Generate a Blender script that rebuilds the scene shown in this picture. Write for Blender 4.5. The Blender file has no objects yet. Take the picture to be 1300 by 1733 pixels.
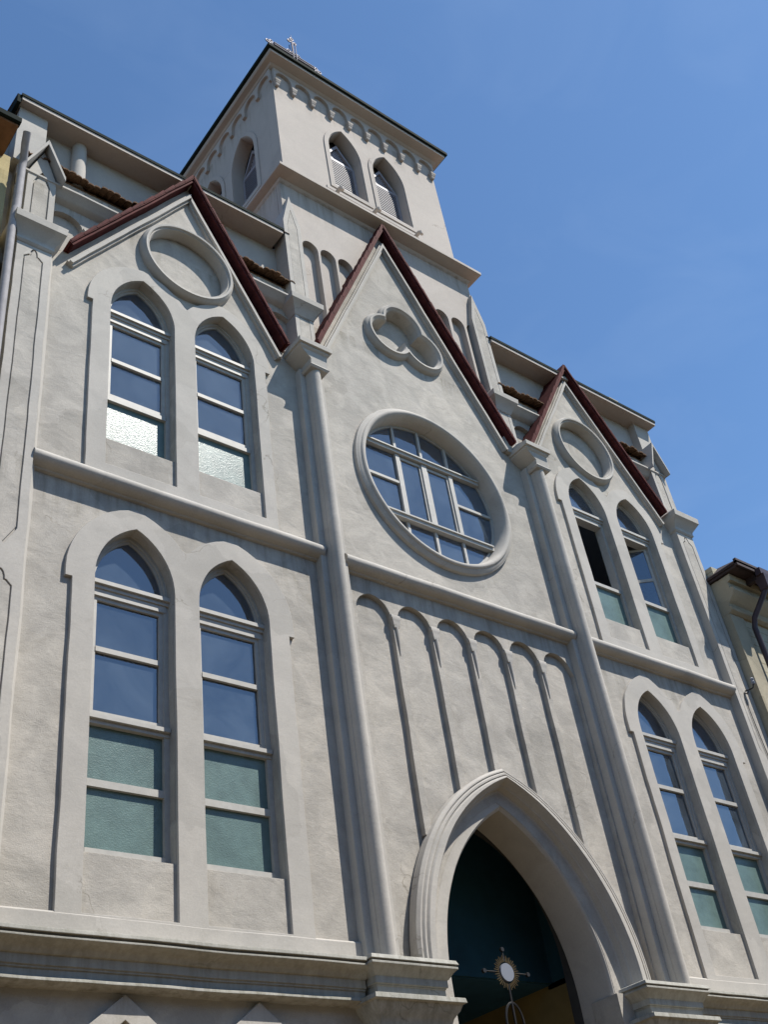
import bpy, bmesh, math, random
from mathutils import Vector, Matrix, noise
from mathutils.geometry import tessellate_polygon
R = math.radians
random.seed(7)
sc = bpy.context.scene
# ------------------------------------------------------------------ camera
cam_d = bpy.data.cameras.new('camera'); cam = bpy.data.objects.new('camera', cam_d)
sc.collection.objects.link(cam); sc.camera = cam
cam_d.sensor_fit = 'VERTICAL'; cam_d.sensor_height = 36.0
cam_d.lens = 38.49514
cam_d.clip_end = 5000
cam.matrix_world = Matrix.Translation((-11.142152503109441, -10.613689985847813, 1.2196167507928817)) @ Matrix(((0.788124065622869, -0.29458920205750927, -0.5404420960815259), (-0.6018808014628249, -0.5526345544392112, -0.576484648598561), (-0.12884082433895322, 0.7796231469565656, -0.6128521768851141))).to_4x4()
# ------------------------------------------------------------------ light
SUN = Vector((0.80, -1.0, 2.0)).normalized()
elev = math.asin(SUN.z); azim = math.atan2(SUN.x, SUN.y)
world = bpy.data.worlds.new('World'); sc.world = world; world.use_nodes = True
wn = world.node_tree; bg = wn.nodes['Background']
sky = wn.nodes.new('ShaderNodeTexSky'); sky.sky_type = 'NISHITA'; sky.sun_disc = False
sky.sun_elevation = elev; sky.sun_rotation = azim
sky.air_density = 1.0; sky.dust_density = 0.45; sky.ozone_density = 1.2; sky.altitude = 600
tint = wn.nodes.new('ShaderNodeMix'); tint.data_type = 'RGBA'; tint.blend_type = 'MULTIPLY'; tint.inputs[0].default_value = 1.0
tint.inputs[7].default_value = (0.88, 1.13, 1.30, 1)
wn.links.new(sky.outputs[0], tint.inputs[6])
_t = wn.nodes.new('ShaderNodeTexCoord'); _m = wn.nodes.new('ShaderNodeMapping'); _m.inputs['Scale'].default_value = (3, 5, 9); wn.links.new(_t.outputs['Generated'], _m.inputs[0])
_n = wn.nodes.new('ShaderNodeTexNoise'); _n.inputs['Scale'].default_value = 1.6; _n.inputs['Detail'].default_value = 8; _n.inputs['Distortion'].default_value = .6; wn.links.new(_m.outputs[0], _n.inputs['Vector'])
_r = wn.nodes.new('ShaderNodeMapRange'); _r.inputs[1].default_value = .45; _r.inputs[2].default_value = .85; _r.inputs[4].default_value = .07; wn.links.new(_n.outputs[0], _r.inputs[0])
_x = wn.nodes.new('ShaderNodeMix'); _x.data_type = 'RGBA'; _x.inputs[7].default_value = (5.0, 6.2, 8.0, 1); wn.links.new(_r.outputs[0], _x.inputs[0]); wn.links.new(tint.outputs[2], _x.inputs[6]); wn.links.new(_x.outputs[2], bg.inputs[0]); bg.inputs[1].default_value = 0.093
sl = bpy.data.lights.new('sun', 'SUN'); sl.energy = 5.0; sl.angle = R(0.5); sl.color = (1.0, 0.955, 0.88)
so = bpy.data.objects.new('sun', sl); sc.collection.objects.link(so); so.location = (20, -25, 50)
so.rotation_euler = SUN.to_track_quat('Z', 'Y').to_euler()
vs = sc.view_settings; vs.view_transform = 'Standard'; vs.look = 'None'; vs.gamma = 1; vs.exposure = 0.6
GZ = -0.4
# ------------------------------------------------------------------ materials
def mat(name):
    m = bpy.data.materials.new(name); m.use_nodes = True
    nt = m.node_tree; return m, nt, nt.nodes['Principled BSDF']
def N(nt, t, **k):
    n = nt.nodes.new(t)
    for a, b in k.items(): setattr(n, a, b)
    return n
def stucco(name, c1, c2, c3, streak=0.0, rough_amt=1.0, grime=0.5, bevel=0.012):
    m, nt, p = mat(name); L = nt.links.new
    tc = N(nt, 'ShaderNodeTexCoord'); P = tc.outputs['Object']
    def noise_(sc_, det, rough=0.55, vec=None, dist=0.0):
        n = N(nt, 'ShaderNodeTexNoise'); n.inputs['Scale'].default_value = sc_; n.inputs['Detail'].default_value = det
        n.inputs['Roughness'].default_value = rough; n.inputs['Distortion'].default_value = dist
        L(vec or P, n.inputs['Vector']); return n.outputs[0]
    def ramp(src, a, b, ca, cb):
        r = N(nt, 'ShaderNodeValToRGB'); L(src, r.inputs[0]); e = r.color_ramp.elements
        e[0].position = a; e[1].position = b; e[0].color = (*ca, 1); e[1].color = (*cb, 1); return r.outputs[0]
    def mix(f, a, b, mode='MIX'):
        x = N(nt, 'ShaderNodeMix', data_type='RGBA', blend_type=mode)
        if isinstance(f, float): x.inputs[0].default_value = f
        else: L(f, x.inputs[0])
        L(a, x.inputs[6]); L(b, x.inputs[7]); return x.outputs[2]
    base = ramp(noise_(0.55, 6, 0.6, dist=0.4), 0.34, 0.66, c2, c1)
    blot = ramp(noise_(1.9, 7, 0.62, dist=0.8), 0.40, 0.62, c3, c1)
    col = mix(0.42 * grime, base, blot)
    # isolated darker weather stains
    st = ramp(noise_(0.9, 5, 0.7, dist=1.2), 0.60, 0.78, (1, 1, 1), (0.80, 0.795, 0.77))
    col = mix(grime, col, st, 'MULTIPLY')
    fine = ramp(noise_(38, 3, 0.7), 0.30, 0.75, (0.90, 0.90, 0.90), (1.05, 1.05, 1.05))
    col = mix(0.8, col, fine, 'MULTIPLY')
    # hairline cracks
    vo = N(nt, 'ShaderNodeTexVoronoi', feature='DISTANCE_TO_EDGE'); vo.inputs['Scale'].default_value = 0.55
    dn = N(nt, 'ShaderNodeTexNoise'); dn.inputs['Scale'].default_value = 1.7; dn.inputs['Detail'].default_value = 6
    L(P, dn.inputs['Vector'])
    va = N(nt, 'ShaderNodeVectorMath', operation='MULTIPLY_ADD'); va.inputs[1].default_value = (0.9, 0.9, 0.9)
    L(dn.outputs[1], va.inputs[0]); L(P, va.inputs[2]); L(va.outputs[0], vo.inputs['Vector'])
    ck = ramp(vo.outputs['Distance'], 0.0, 0.006, (0.62, 0.61, 0.58), (1, 1, 1))
    ckm = ramp(noise_(0.7, 3), 0.56, 0.62, (0, 0, 0), (1, 1, 1))
    col = mix(ckm, col, mix(1.0, col, ck, 'MULTIPLY'))
    # repaired patches with edges of their own
    pv = N(nt, 'ShaderNodeTexVoronoi'); pv.inputs['Scale'].default_value = 0.62; L(va.outputs[0], pv.inputs['Vector'])
    bw = N(nt, 'ShaderNodeRGBToBW'); L(pv.outputs['Color'], bw.inputs[0])
    col = mix(0.55 * grime, col, ramp(bw.outputs[0], 0.30, 0.33, (0.82, 0.82, 0.81), (1, 1, 1)), 'MULTIPLY')
    col = mix(0.5 * grime, col, ramp(bw.outputs[0], 0.68, 0.70, (1, 1, 1), (1.10, 1.09, 1.07)), 'MULTIPLY')
    # rain streaks hanging from ledges and sills
    sx = N(nt, 'ShaderNodeSeparateXYZ'); L(P, sx.inputs[0]); tot = None
    for zt, dz_ in ((10.95, .9), (20.85, .9), (16.8, .5), (25.0, .8)) if 'trim' not in name and 'streaked' not in name else ((4.6, .5),):
        a_ = N(nt, 'ShaderNodeMapRange'); a_.inputs[1].default_value = zt - dz_; a_.inputs[2].default_value = zt; L(sx.outputs[2], a_.inputs[0])
        b_ = N(nt, 'ShaderNodeMath', operation='LESS_THAN'); b_.inputs[1].default_value = zt; L(sx.outputs[2], b_.inputs[0])
        c_ = N(nt, 'ShaderNodeMath', operation='MULTIPLY'); L(a_.outputs[0], c_.inputs[0]); L(b_.outputs[0], c_.inputs[1])
        if tot is None: tot = c_.outputs[0]
        else:
            d_ = N(nt, 'ShaderNodeMath', operation='ADD'); L(tot, d_.inputs[0]); L(c_.outputs[0], d_.inputs[1]); tot = d_.outputs[0]
    ms = N(nt, 'ShaderNodeMapping'); ms.inputs['Scale'].default_value = (7, 7, 0.45); L(P, ms.inputs[0])
    sn = ramp(noise_(1.0, 5, 0.65, vec=ms.outputs[0]), 0.46, 0.66, (0, 0, 0), (1, 1, 1))
    sm = N(nt, 'ShaderNodeMath', operation='MULTIPLY'); L(sn, sm.inputs[0]); L(tot, sm.inputs[1])
    dk = N(nt, 'ShaderNodeRGB'); dk.outputs[0].default_value = (0.68, 0.67, 0.63, 1)
    col = mix(sm.outputs[0], col, mix(1.0, col, dk.outputs[0], 'MULTIPLY'))
    if streak:
        mp = N(nt, 'ShaderNodeMapping'); mp.inputs['Scale'].default_value = (14, 14, 0.7); L(P, mp.inputs[0])
        s = ramp(noise_(1.0, 4, 0.6, vec=mp.outputs[0]), 0.38, 0.66, (0.74, 0.74, 0.71), (1.0, 1.0, 1.0))
        col = mix(streak, col, s, 'MULTIPLY')
    L(col, p.inputs['Base Color']); p.inputs['Roughness'].default_value = 0.93
    p.inputs['Specular IOR Level'].default_value = 0.15
    bv = N(nt, 'ShaderNodeBevel'); bv.samples = 3; bv.inputs['Radius'].default_value = bevel
    # trowelled plaster: long waves, ridges, grit
    b1 = N(nt, 'ShaderNodeBump'); b1.inputs['Strength'].default_value = 0.35 * rough_amt; b1.inputs['Distance'].default_value = 0.05
    mp2 = N(nt, 'ShaderNodeMapping'); mp2.inputs['Scale'].default_value = (1, 1, 1.6); mp2.inputs['Rotation'].default_value = (0, 0.5, 0); L(P, mp2.inputs[0])
    L(noise_(1.7, 5, 0.55, vec=mp2.outputs[0], dist=0.35), b1.inputs['Height']); L(bv.outputs[0], b1.inputs['Normal'])
    b2 = N(nt, 'ShaderNodeBump'); b2.inputs['Strength'].default_value = 0.30 * rough_amt; b2.inputs['Distance'].default_value = 0.012
    L(noise_(11, 6, 0.66, vec=mp2.outputs[0], dist=0.15), b2.inputs['Height']); L(b1.outputs[0], b2.inputs['Normal'])
    b3 = N(nt, 'ShaderNodeBump'); b3.inputs['Strength'].default_value = 0.75 * rough_amt; b3.inputs['Distance'].default_value = 0.006
    L(noise_(60, 4, 0.7), b3.inputs['Height']); L(b2.outputs[0], b3.inputs['Normal'])
    L(b3.outputs[0], p.inputs['Normal'])
    return m
def plain(name, c, rough=0.6, var=0.15, scale=6.0, metal=0.0, bump=0.2, bd=0.005, spec=0.3):
    m, nt, p = mat(name); L = nt.links.new
    tc = N(nt, 'ShaderNodeTexCoord')
    n = N(nt, 'ShaderNodeTexNoise'); n.inputs['Scale'].default_value = scale; n.inputs['Detail'].default_value = 6; n.inputs['Roughness'].default_value = 0.65
    L(tc.outputs['Object'], n.inputs['Vector'])
    r = N(nt, 'ShaderNodeValToRGB'); L(n.outputs[0], r.inputs[0])
    r.color_ramp.elements[0].position = 0.3; r.color_ramp.elements[1].position = 0.7
    r.color_ramp.elements[0].color = (*[x * (1 - var) for x in c], 1); r.color_ramp.elements[1].color = (*[min(1, x * (1 + var)) for x in c], 1)
    L(r.outputs[0], p.inputs['Base Color']); p.inputs['Roughness'].default_value = rough; p.inputs['Specular IOR Level'].default_value = spec; p.inputs['Metallic'].default_value = metal
    b = N(nt, 'ShaderNodeBump'); b.inputs['Strength'].default_value = bump; b.inputs['Distance'].default_value = bd
    L(n.outputs[0], b.inputs['Height']); L(b.outputs[0], p.inputs['Normal'])
    return m
M = {}
M['wall'] = stucco('stucco_field', (0.440, 0.408, 0.362), (0.358, 0.335, 0.300), (0.255, 0.240, 0.216), grime=1.0, rough_amt=1.0)
M['trim'] = stucco('stucco_trim', (0.438, 0.411, 0.372), (0.390, 0.367, 0.333), (0.320, 0.304, 0.278), grime=0.7, rough_amt=0.4)
M['tower'] = stucco('stucco_tower', (0.450, 0.404, 0.360), (0.408, 0.367, 0.329), (0.350, 0.318, 0.287), grime=0.4, rough_amt=0.35)
M['cornice'] = stucco('stucco_streaked', (0.415, 0.402, 0.362), (0.350, 0.340, 0.308), (0.26, 0.255, 0.23), streak=0.75, grime=0.6, rough_amt=0.5)
M['frame'] = plain('painted_window_timber', (0.37, 0.355, 0.325), 0.55, 0.1, 9, bump=0.1)
M['red'] = plain('dark_red_roof_edge', (0.070, 0.018, 0.017), 0.8, 0.4, 7, spec=0.08)
M['tile'] = plain('weathered_clay_tile', (0.11, 0.065, 0.038), 0.9, 0.6, 9, bump=0.6, bd=0.02, spec=0.1)
M['rooftile'] = plain('red_roof_tiles', (0.20, 0.125, 0.10), 0.9, 0.25, 5, spec=0.1)  # even red-brown tile colour
M['gutter'] = plain('dark_green_sheet_metal', (0.014, 0.020, 0.018), 0.85, 0.3, 5, spec=0.05)
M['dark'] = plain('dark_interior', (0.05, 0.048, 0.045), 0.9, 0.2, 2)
M['tealw'] = plain('teal_paint_darkened', (0.014, 0.060, 0.085), 0.8, 0.25, 1.2)  # same teal paint as the ceiling, darker copy where more daylight reaches
M['teal'] = plain('teal_paint_lightened', (0.028, 0.095, 0.160), 0.8, 0.25, 1.2)  # same teal paint, colour lightened to make up for the unlit ceiling
M['olive'] = plain('ochre_passage_paint', (0.26, 0.19, 0.075), 0.85, 0.2, 1.5)
M['steel'] = plain('galvanised_steel', (0.10, 0.095, 0.13), 0.6, 0.5, 30, metal=0.3)
M['iron'] = plain('black_wrought_iron', (0.015, 0.014, 0.014), 0.5, 0.2, 8)
M['gold'] = plain('faded_gilding', (0.055, 0.036, 0.010), 0.7, 0.3, 10)
M['host'] = plain('white_enamel_disc', (0.17, 0.185, 0.22), 0.6, 0.03, 5)
M['louvre'] = plain('painted_louvre_timber', (0.27, 0.26, 0.285), 0.6, 0.1, 8)
M['pipe'] = plain('painted_zinc_pipe', (0.30, 0.285, 0.29), 0.7, 0.2, 4, spec=0.15)
M['dpipe'] = plain('dark_plum_pipe', (0.045, 0.030, 0.036), 0.5, 0.2, 4)
M['yellow'] = stucco('yellow_stucco', (0.46, 0.39, 0.22), (0.40, 0.33, 0.18), (0.33, 0.27, 0.15), grime=0.6)
M['cream'] = stucco('cream_render', (0.36, 0.315, 0.23), (0.32, 0.285, 0.21), (0.26, 0.235, 0.18), grime=0.7)
M['board'] = plain('brown_eaves_board', (0.20, 0.10, 0.05), 0.75, 0.3, 5)
M['croof'] = plain('dark_roof_timber', (0.035, 0.022, 0.022), 0.7, 0.4, 6)
M['pav'] = plain('worn_granite_paving', (0.175, 0.130, 0.078), 0.9, 0.15, 3)
M['asphalt'] = plain('street_setts', (0.10, 0.077, 0.05), 0.9, 0.2, 4)
M['ground'] = plain('bare_ground', (0.09, 0.08, 0.062), 0.95, 0.2, 0.5)
M['weed'] = plain('dry_weed_leaves', (0.13, 0.14, 0.05), 0.8, 0.4, 20)
M['rust'] = plain('rusty_bracket', (0.16, 0.085, 0.05), 0.9, 0.4, 12)
M['chimney'] = plain('chimney_render', (0.36, 0.32, 0.24), 0.9, 0.15, 4)
def brick_mat():
    m = stucco('yellow_facing_brick', (0.42, 0.385, 0.29), (0.37, 0.34, 0.26), (0.31, 0.285, 0.22), grime=0.5)
    nt = m.node_tree; L = nt.links.new; p = nt.nodes['Principled BSDF']
    tc = N(nt, 'ShaderNodeTexCoord'); mp = N(nt, 'ShaderNodeMapping'); mp.inputs['Rotation'].default_value = (R(90), 0, 0)
    L(tc.outputs['Object'], mp.inputs[0])
    br = N(nt, 'ShaderNodeTexBrick'); br.inputs['Scale'].default_value = 1.0; br.inputs['Brick Width'].default_value = 0.5; br.inputs['Row Height'].default_value = 0.22
    br.inputs['Mortar Size'].default_value = 0.012; br.inputs['Color1'].default_value = (1, 1, 1, 1); br.inputs['Color2'].default_value = (0.9, 0.9, 0.9, 1); br.inputs['Mortar'].default_value = (0.6, 0.57, 0.5, 1)
    L(mp.outputs[0], br.inputs['Vector'])
    src = p.inputs['Base Color'].links[0].from_socket
    x = N(nt, 'ShaderNodeMix', data_type='RGBA', blend_type='MULTIPLY'); x.inputs[0].default_value = 0.8
    L(src, x.inputs[6]); L(br.outputs[0], x.inputs[7]); L(x.outputs[2], p.inputs['Base Color'])
    return m
M['brick'] = brick_mat()
def glass_clear():
    m = bpy.data.materials.new('old_window_glass'); m.use_nodes = True; nt = m.node_tree; nt.nodes.clear(); L = nt.links.new
    o = N(nt, 'ShaderNodeOutputMaterial'); tr = N(nt, 'ShaderNodeBsdfTransparent'); tr.inputs[0].default_value = (0.66, 0.74, 0.80, 1)
    gl = N(nt, 'ShaderNodeBsdfGlossy'); gl.inputs['Roughness'].default_value = 0.015; gl.inputs[0].default_value = (0.92, 0.95, 1.0, 1)
    fr = N(nt, 'ShaderNodeFresnel'); fr.inputs[0].default_value = 2.45
    tc = N(nt, 'ShaderNodeTexCoord'); n = N(nt, 'ShaderNodeTexNoise'); n.inputs['Scale'].default_value = 1.5; n.inputs['Detail'].default_value = 2; L(tc.outputs['Object'], n.inputs['Vector'])
    b = N(nt, 'ShaderNodeBump'); b.inputs['Strength'].default_value = 0.25; b.inputs['Distance'].default_value = 0.03; L(n.outputs[0], b.inputs['Height'])
    L(b.outputs[0], gl.inputs['Normal']); L(b.outputs[0], fr.inputs['Normal'])
    mx = N(nt, 'ShaderNodeMixShader'); L(fr.outputs[0], mx.inputs[0]); L(tr.outputs[0], mx.inputs[1]); L(gl.outputs[0], mx.inputs[2]); # dusty film, uneven from pane to pane
    df = N(nt, 'ShaderNodeBsdfDiffuse'); df.inputs[0].default_value = (0.24, 0.32, 0.42, 1)
    n2 = N(nt, 'ShaderNodeTexNoise'); n2.inputs['Scale'].default_value = 0.9; n2.inputs['Detail'].default_value = 7; n2.inputs['Roughness'].default_value = 0.7; n2.inputs['Distortion'].default_value = 0.8; L(tc.outputs['Object'], n2.inputs['Vector'])
    mr = N(nt, 'ShaderNodeMapRange'); mr.inputs[1].default_value = 0.35; mr.inputs[2].default_value = 0.70; mr.inputs[3].default_value = 0.05; mr.inputs[4].default_value = 0.22; L(n2.outputs[0], mr.inputs[0])
    m2 = N(nt, 'ShaderNodeMixShader'); L(mr.outputs[0], m2.inputs[0]); L(mx.outputs[0], m2.inputs[1]); L(df.outputs[0], m2.inputs[2]); L(m2.outputs[0], o.inputs[0])
    return m
def glass_frost(name='patterned_frosted_glass', col=(0.105, 0.160, 0.148)):
    m, nt, p = mat(name); L = nt.links.new
    tc = N(nt, 'ShaderNodeTexCoord')
    n = N(nt, 'ShaderNodeTexNoise'); n.inputs['Scale'].default_value = 3.0; n.inputs['Detail'].default_value = 7; n.inputs['Roughness'].default_value = 0.75; L(tc.outputs['Object'], n.inputs['Vector'])
    r = N(nt, 'ShaderNodeValToRGB'); L(n.outputs[0], r.inputs[0]); e = r.color_ramp.elements
    e[0].position = 0.3; e[1].position = 0.72; e[0].color = (*[x * 0.72 for x in col], 1); e[1].color = (*[x * 1.2 for x in col], 1)
    L(r.outputs[0], p.inputs['Base Color']); p.inputs['Roughness'].default_value = 0.33; p.inputs['IOR'].default_value = 1.5
    p.inputs['Specular IOR Level'].default_value = 0.42
    v = N(nt, 'ShaderNodeTexVoronoi', feature='SMOOTH_F1'); v.inputs['Scale'].default_value = 66; L(tc.outputs['Object'], v.inputs['Vector'])
    b = N(nt, 'ShaderNodeBump'); b.inputs['Strength'].default_value = 0.45; b.inputs['Distance'].default_value = 0.005; L(v.outputs['Distance'], b.inputs['Height'])
    L(b.outputs[0], p.inputs['Normal'])
    return m
M['glass'] = glass_clear()
M['frost'] = glass_frost()
M['curtain'] = plain('pale_net_curtain', (0.70, 0.74, 0.80), 0.9, 0.1, 3)

# ------------------------------------------------------------------ helpers
COL = sc.collection
class MB:
    def __init__(s): s.v = []; s.f = []; s.mi = []
    def add(s, vs_, fs):
        o = len(s.v); s.v += [tuple(q) for q in vs_]; s.f += [tuple(i + o for i in f) for f in fs]; return s
    def box(s, x0, x1, y0, y1, z0, z1):
        v = [(x, y, z) for z in (z0, z1) for y in (y0, y1) for x in (x0, x1)]
        return s.add(v, [(0, 2, 3, 1), (4, 5, 7, 6), (0, 1, 5, 4), (2, 6, 7, 3), (0, 4, 6, 2), (1, 3, 7, 5)])
    def prism(s, loops, y0, y1):
        """loops: outer + holes in (x,z); slab between y0 (front) and y1 (back)."""
        pts = [p for l in loops for p in l]
        tris = tessellate_polygon([[Vector((x, z, 0)) for x, z in l] for l in loops])
        n = len(pts); v = [(x, y0, z) for x, z in pts] + [(x, y1, z) for x, z in pts]; f = []
        for t in tris:
            a, b, c = t
            ar = (pts[b][0] - pts[a][0]) * (pts[c][1] - pts[a][1]) - (pts[c][0] - pts[a][0]) * (pts[b][1] - pts[a][1])
            if abs(ar) < 1e-9: continue
            if ar < 0: a, b, c = a, c, b
            f.append((a, b, c)); f.append((n + a, n + c, n + b))
        o = 0
        for k, l in enumerate(loops):
            m = len(l); area = sum(l[i][0] * l[(i + 1) % m][1] - l[(i + 1) % m][0] * l[i][1] for i in range(m))
            flip = (area > 0) == (k == 0)
            for i in range(m):
                j = (i + 1) % m; q = (o + i, n + o + i, n + o + j, o + j)
                f.append(q if flip else q[::-1])
            o += m
        return s.add(v, f)
    def rings(s, rs, closed=False, cap=False):
        """loft between point lists of equal length."""
        n = len(rs[0]); v = [p for r in rs for p in r]; f = []
        for k in range(len(rs) - 1):
            for i in range(n if closed else n - 1):
                j = (i + 1) % n; f.append((k * n + i, k * n + j, (k + 1) * n + j, (k + 1) * n + i))
        if cap: f.append(tuple(range(n))[::-1]); f.append(tuple((len(rs) - 1) * n + i for i in range(n)))
        return s.add(v, f)
    def tube(s, pts, r, seg=10, cap=True):
        pts = [Vector(p) for p in pts]; rs = []
        for i, p in enumerate(pts):
            d = (pts[min(i + 1, len(pts) - 1)] - pts[max(i - 1, 0)]).normalized()
            a = d.orthogonal().normalized() if i == 0 else (a - d * a.dot(d)).normalized()
            b = d.cross(a); rr = r[i] if isinstance(r, (list, tuple)) else r
            rs.append([tuple(p + (a * math.cos(t) + b * math.sin(t)) * rr) for t in [2 * math.pi * k / seg for k in range(seg)]])
        return s.rings(rs, True, cap)
    def disc(s, c, r, y0, y1, seg=40):
        return s.prism([[(c[0] + r * math.cos(2 * math.pi * k / seg), c[1] + r * math.sin(2 * math.pi * k / seg)) for k in range(seg)]], y0, y1)
    def build(s, name, m, parent=None, smooth=30, wob=0.0, fix=True):
        me = bpy.data.meshes.new(name)
        if wob:
            s.v = [wobble(p, wob) for p in s.v]
        me.from_pydata(s.v, [], s.f); me.materials.append(m)
        if fix:
            bm = bmesh.new(); bm.from_mesh(me); bmesh.ops.recalc_face_normals(bm, faces=bm.faces); bm.to_mesh(me); bm.free()
        if smooth:
            me.polygons.foreach_set('use_smooth', [True] * len(me.polygons)); me.set_sharp_from_angle(angle=R(smooth))
        me.update(); o = bpy.data.objects.new(name, me); COL.objects.link(o)
        if parent: o.parent = parent
        return o
def wobble(p, a):
    q = Vector(p) * 1.1; n1 = noise.noise(q); n2 = noise.noise(q + Vector((31, 7, 3))); q3 = Vector(p) * 4.5; n3 = noise.noise(q3); n4 = noise.noise(q3 + Vector((5, 9, 1)))
    return (p[0] + a * (n1 + 0.45 * n3), p[1], p[2] + a * (n2 + 0.45 * n4))
def dens(l, step=0.25):
    out = []
    for i in range(len(l)):
        a, b = l[i], l[(i + 1) % len(l)]; d = math.hypot(b[0] - a[0], b[1] - a[1]); n = max(1, int(d / step))
        out += [(a[0] + (b[0] - a[0]) * k / n, a[1] + (b[1] - a[1]) * k / n) for k in range(n)]
    return out
WB = 0.016
def wl(l, a=WB, step=0.22):
    return [(q[0], q[2]) for q in (wobble((x, 0, z), a) for x, z in dens(l, step))]
def parch(cx, w, zs, h, n=12):
    """pointed arch, left spring -> apex -> right spring."""
    Rr = (w * w + h * h) / (2 * w); c = -w + Rr
    a1 = math.pi; a0 = math.atan2(h, -c)
    L_ = [(c + Rr * math.cos(a1 + (a0 - a1) * k / n), Rr * math.sin(a1 + (a0 - a1) * k / n)) for k in range(n + 1)]
    L_[-1] = (0, h)
    full = L_ + [(-x, z) for x, z in L_[-2::-1]]
    return [(cx + x, zs + z) for x, z in full]
def rarch(cx, w, zs, n=10, h=None):
    h = h or w
    return [(cx - w * math.cos(math.pi * k / n), zs + h * math.sin(math.pi * k / n)) for k in range(n + 1)]
def circ(cx, cz, r, n=64): return [(cx + r * math.cos(2 * math.pi * k / n), cz + r * math.sin(2 * math.pi * k / n)) for k in range(n)]
def opening(cx, w, zb, zs, h, n=12): return [(cx + w, zb), (cx - w, zb)] + parch(cx, w, zs, h, n)
def at(path, y): return [(x, y, z) for x, z in path]
def empty(name, loc=(0, 0, 0)):
    o = bpy.data.objects.new(name, None); COL.objects.link(o); o.location = loc; o.empty_display_size = 0.3; return o
def tag(o, label, cat, group=None):
    o['label'] = label; o['category'] = cat
    if group: o['group'] = group
def rectloft(levels, close=True):
    """levels: (z, x0, x1, y0, y1) stacked rectangles."""
    mb = MB(); mb.rings([[(a, c, z), (b, c, z), (b, d, z), (a, d, z)] for z, a, b, c, d in levels], True, True); return mb
def hstrip(x0, x1, prof, step=0.3, mb=None):
    """horizontal moulding: profile (y,z) swept along x with slight unevenness."""
    mb = mb or MB(); n = max(1, int((x1 - x0) / step)); rs = []
    for k in range(n + 1):
        x = x0 + (x1 - x0) * k / n
        rs.append([(x, y + 0.5 * WB * noise.noise(Vector((x * 1.7, z * 3, 4))), z + 0.8 * WB * noise.noise(Vector((x * 1.3, z * .5, 9)))) for y, z in prof])
    return mb.rings(rs, True, True)
church = empty('church', (0, 0, GZ)); tag(church, 'grey plastered gothic church front with three gables and a square belfry tower', 'church')
def P_(mb, name, m, **k):
    o = mb.build(name, M[m], None, **k)
    o.parent = church; o.matrix_parent_inverse = Matrix.Translation((0, 0, -GZ)); return o
def sub(mb, name, m, par, **k):
    o = mb.build(name, M[m], None, **k); o.parent = par; return o
# ================================================================== CHURCH
# window data: centre, half width, bottom, spring, rise
LL = [(-5.77, .56, 5.94, 9.55, .88), (-4.29, .55, 5.94, 9.55, .87)]
LR = [(4.63, .55, 6.05, 9.55, .88), (6.17, .56, 6.05, 9.55, .88)]
UL = [(-5.70, .55, 11.93, 14.72, .86), (-4.21, .56, 11.93, 14.72, .86)]
UR = [(4.56, .55, 11.9, 14.72, .84), (6.05, .56, 11.9, 14.72, .84)]
GL, GRT = .20, .40
def wopen(w): return wl(opening(w[0], w[1], w[2], w[3], w[4]), .008)
def trefoil(cx, cz, d, r, n=96):
    out = []
    cs = [(0, .31)] + [(-d, -.18), (d, -.18)]
    for k in range(n):
        a = 2 * math.pi * k / n + .01; ux, uz = math.cos(a), math.sin(a); best = .02
        for x, z in cs:
            b = ux * x + uz * z; disc = b * b - (x * x + z * z - r * r)
            if disc >= 0: best = max(best, b + math.sqrt(disc))
        out.append((cx + ux * best, cz + uz * best))
    return out
TF = (.07, 17.44)
RC = (.13, 13.5)
# --- bay walls
mb = MB(); mb.prism([wl([(-7.6, 4.9), (-2.45, 4.9), (-2.45, 15.6), (-2.98, 15.4), (-4.76, 18.98), (-7.0, 15.5), (-7.6, 15.35)])] + [wopen(w) for w in LL + UL] + [circ(-4.87, 16.53, .76)], 0, .35)
P_(mb, 'bay_wall', 'wall')
mb = MB(); mb.prism([wl([(2.75, 4.9), (7.75, 4.9), (7.75, 15.35), (7.25, 15.5), (5.17, 19.1), (3.12, 15.7), (2.75, 15.6)])] + [wopen(w) for w in LR + UR] + [circ(5.03, 16.55, .76)], 0, .35)
P_(mb, 'bay_wall', 'wall')
for cx, cz in ((-4.87, 16.53), (5.03, 16.55)):
    P_(MB().disc((cx, cz), .80, .12, .3), 'roundel_back', 'wall')
    prof = [(.745, .08), (.745, -.07), (.765, -.12), (.785, -.115), (.80, -.15), (.84, -.155), (.855, -.125), (.875, -.11), (.895, -.05), (.90, .02)]
    mb = MB(); mb.rings([at(circ(cx, cz, r), y) for r, y in prof], True); P_(mb, 'roundel_ring', 'trim', smooth=45)
# --- central bay: front skin (arcade comb), back field, gable with rose and trefoil
ax0, ax1 = -2.14, 2.68; nA = 6; st = (ax1 - ax0) / nA; hb = .06
def zarch(x):
    w, h = 2.15, 2.95; Rr = (w * w + h * h) / (2 * w); c = -w + Rr; dx = abs(x - .18)
    return 5.06 + math.sqrt(max(0, Rr * Rr - (dx + c) ** 2)) if dx < w else 5.0
poly = [(-2.5, 4.95), (-2.5, 15.6), (-2.3, 15.8), (.02, 20.86), (2.58, 15.55), (2.9, 15.4), (2.9, 4.95), (ax1 - .02, 4.95)]
for k in range(nA - 1, -1, -1):
    x0 = ax0 + k * st; c = x0 + st / 2; r = st / 2 - hb
    arc = rarch(c, r, 10.29, 12, .36)[::-1]
    if k == nA - 1: arc = [(ax1 - .02, 10.29)] + arc[1:]
    poly += arc
    if k > 0:
        xb = x0; zb = max(5.0, zarch(xb) - .12)
        poly += [(xb + hb, zb), (xb - hb, zb)]
poly += [(-2.14 + hb, 4.95)]
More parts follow.
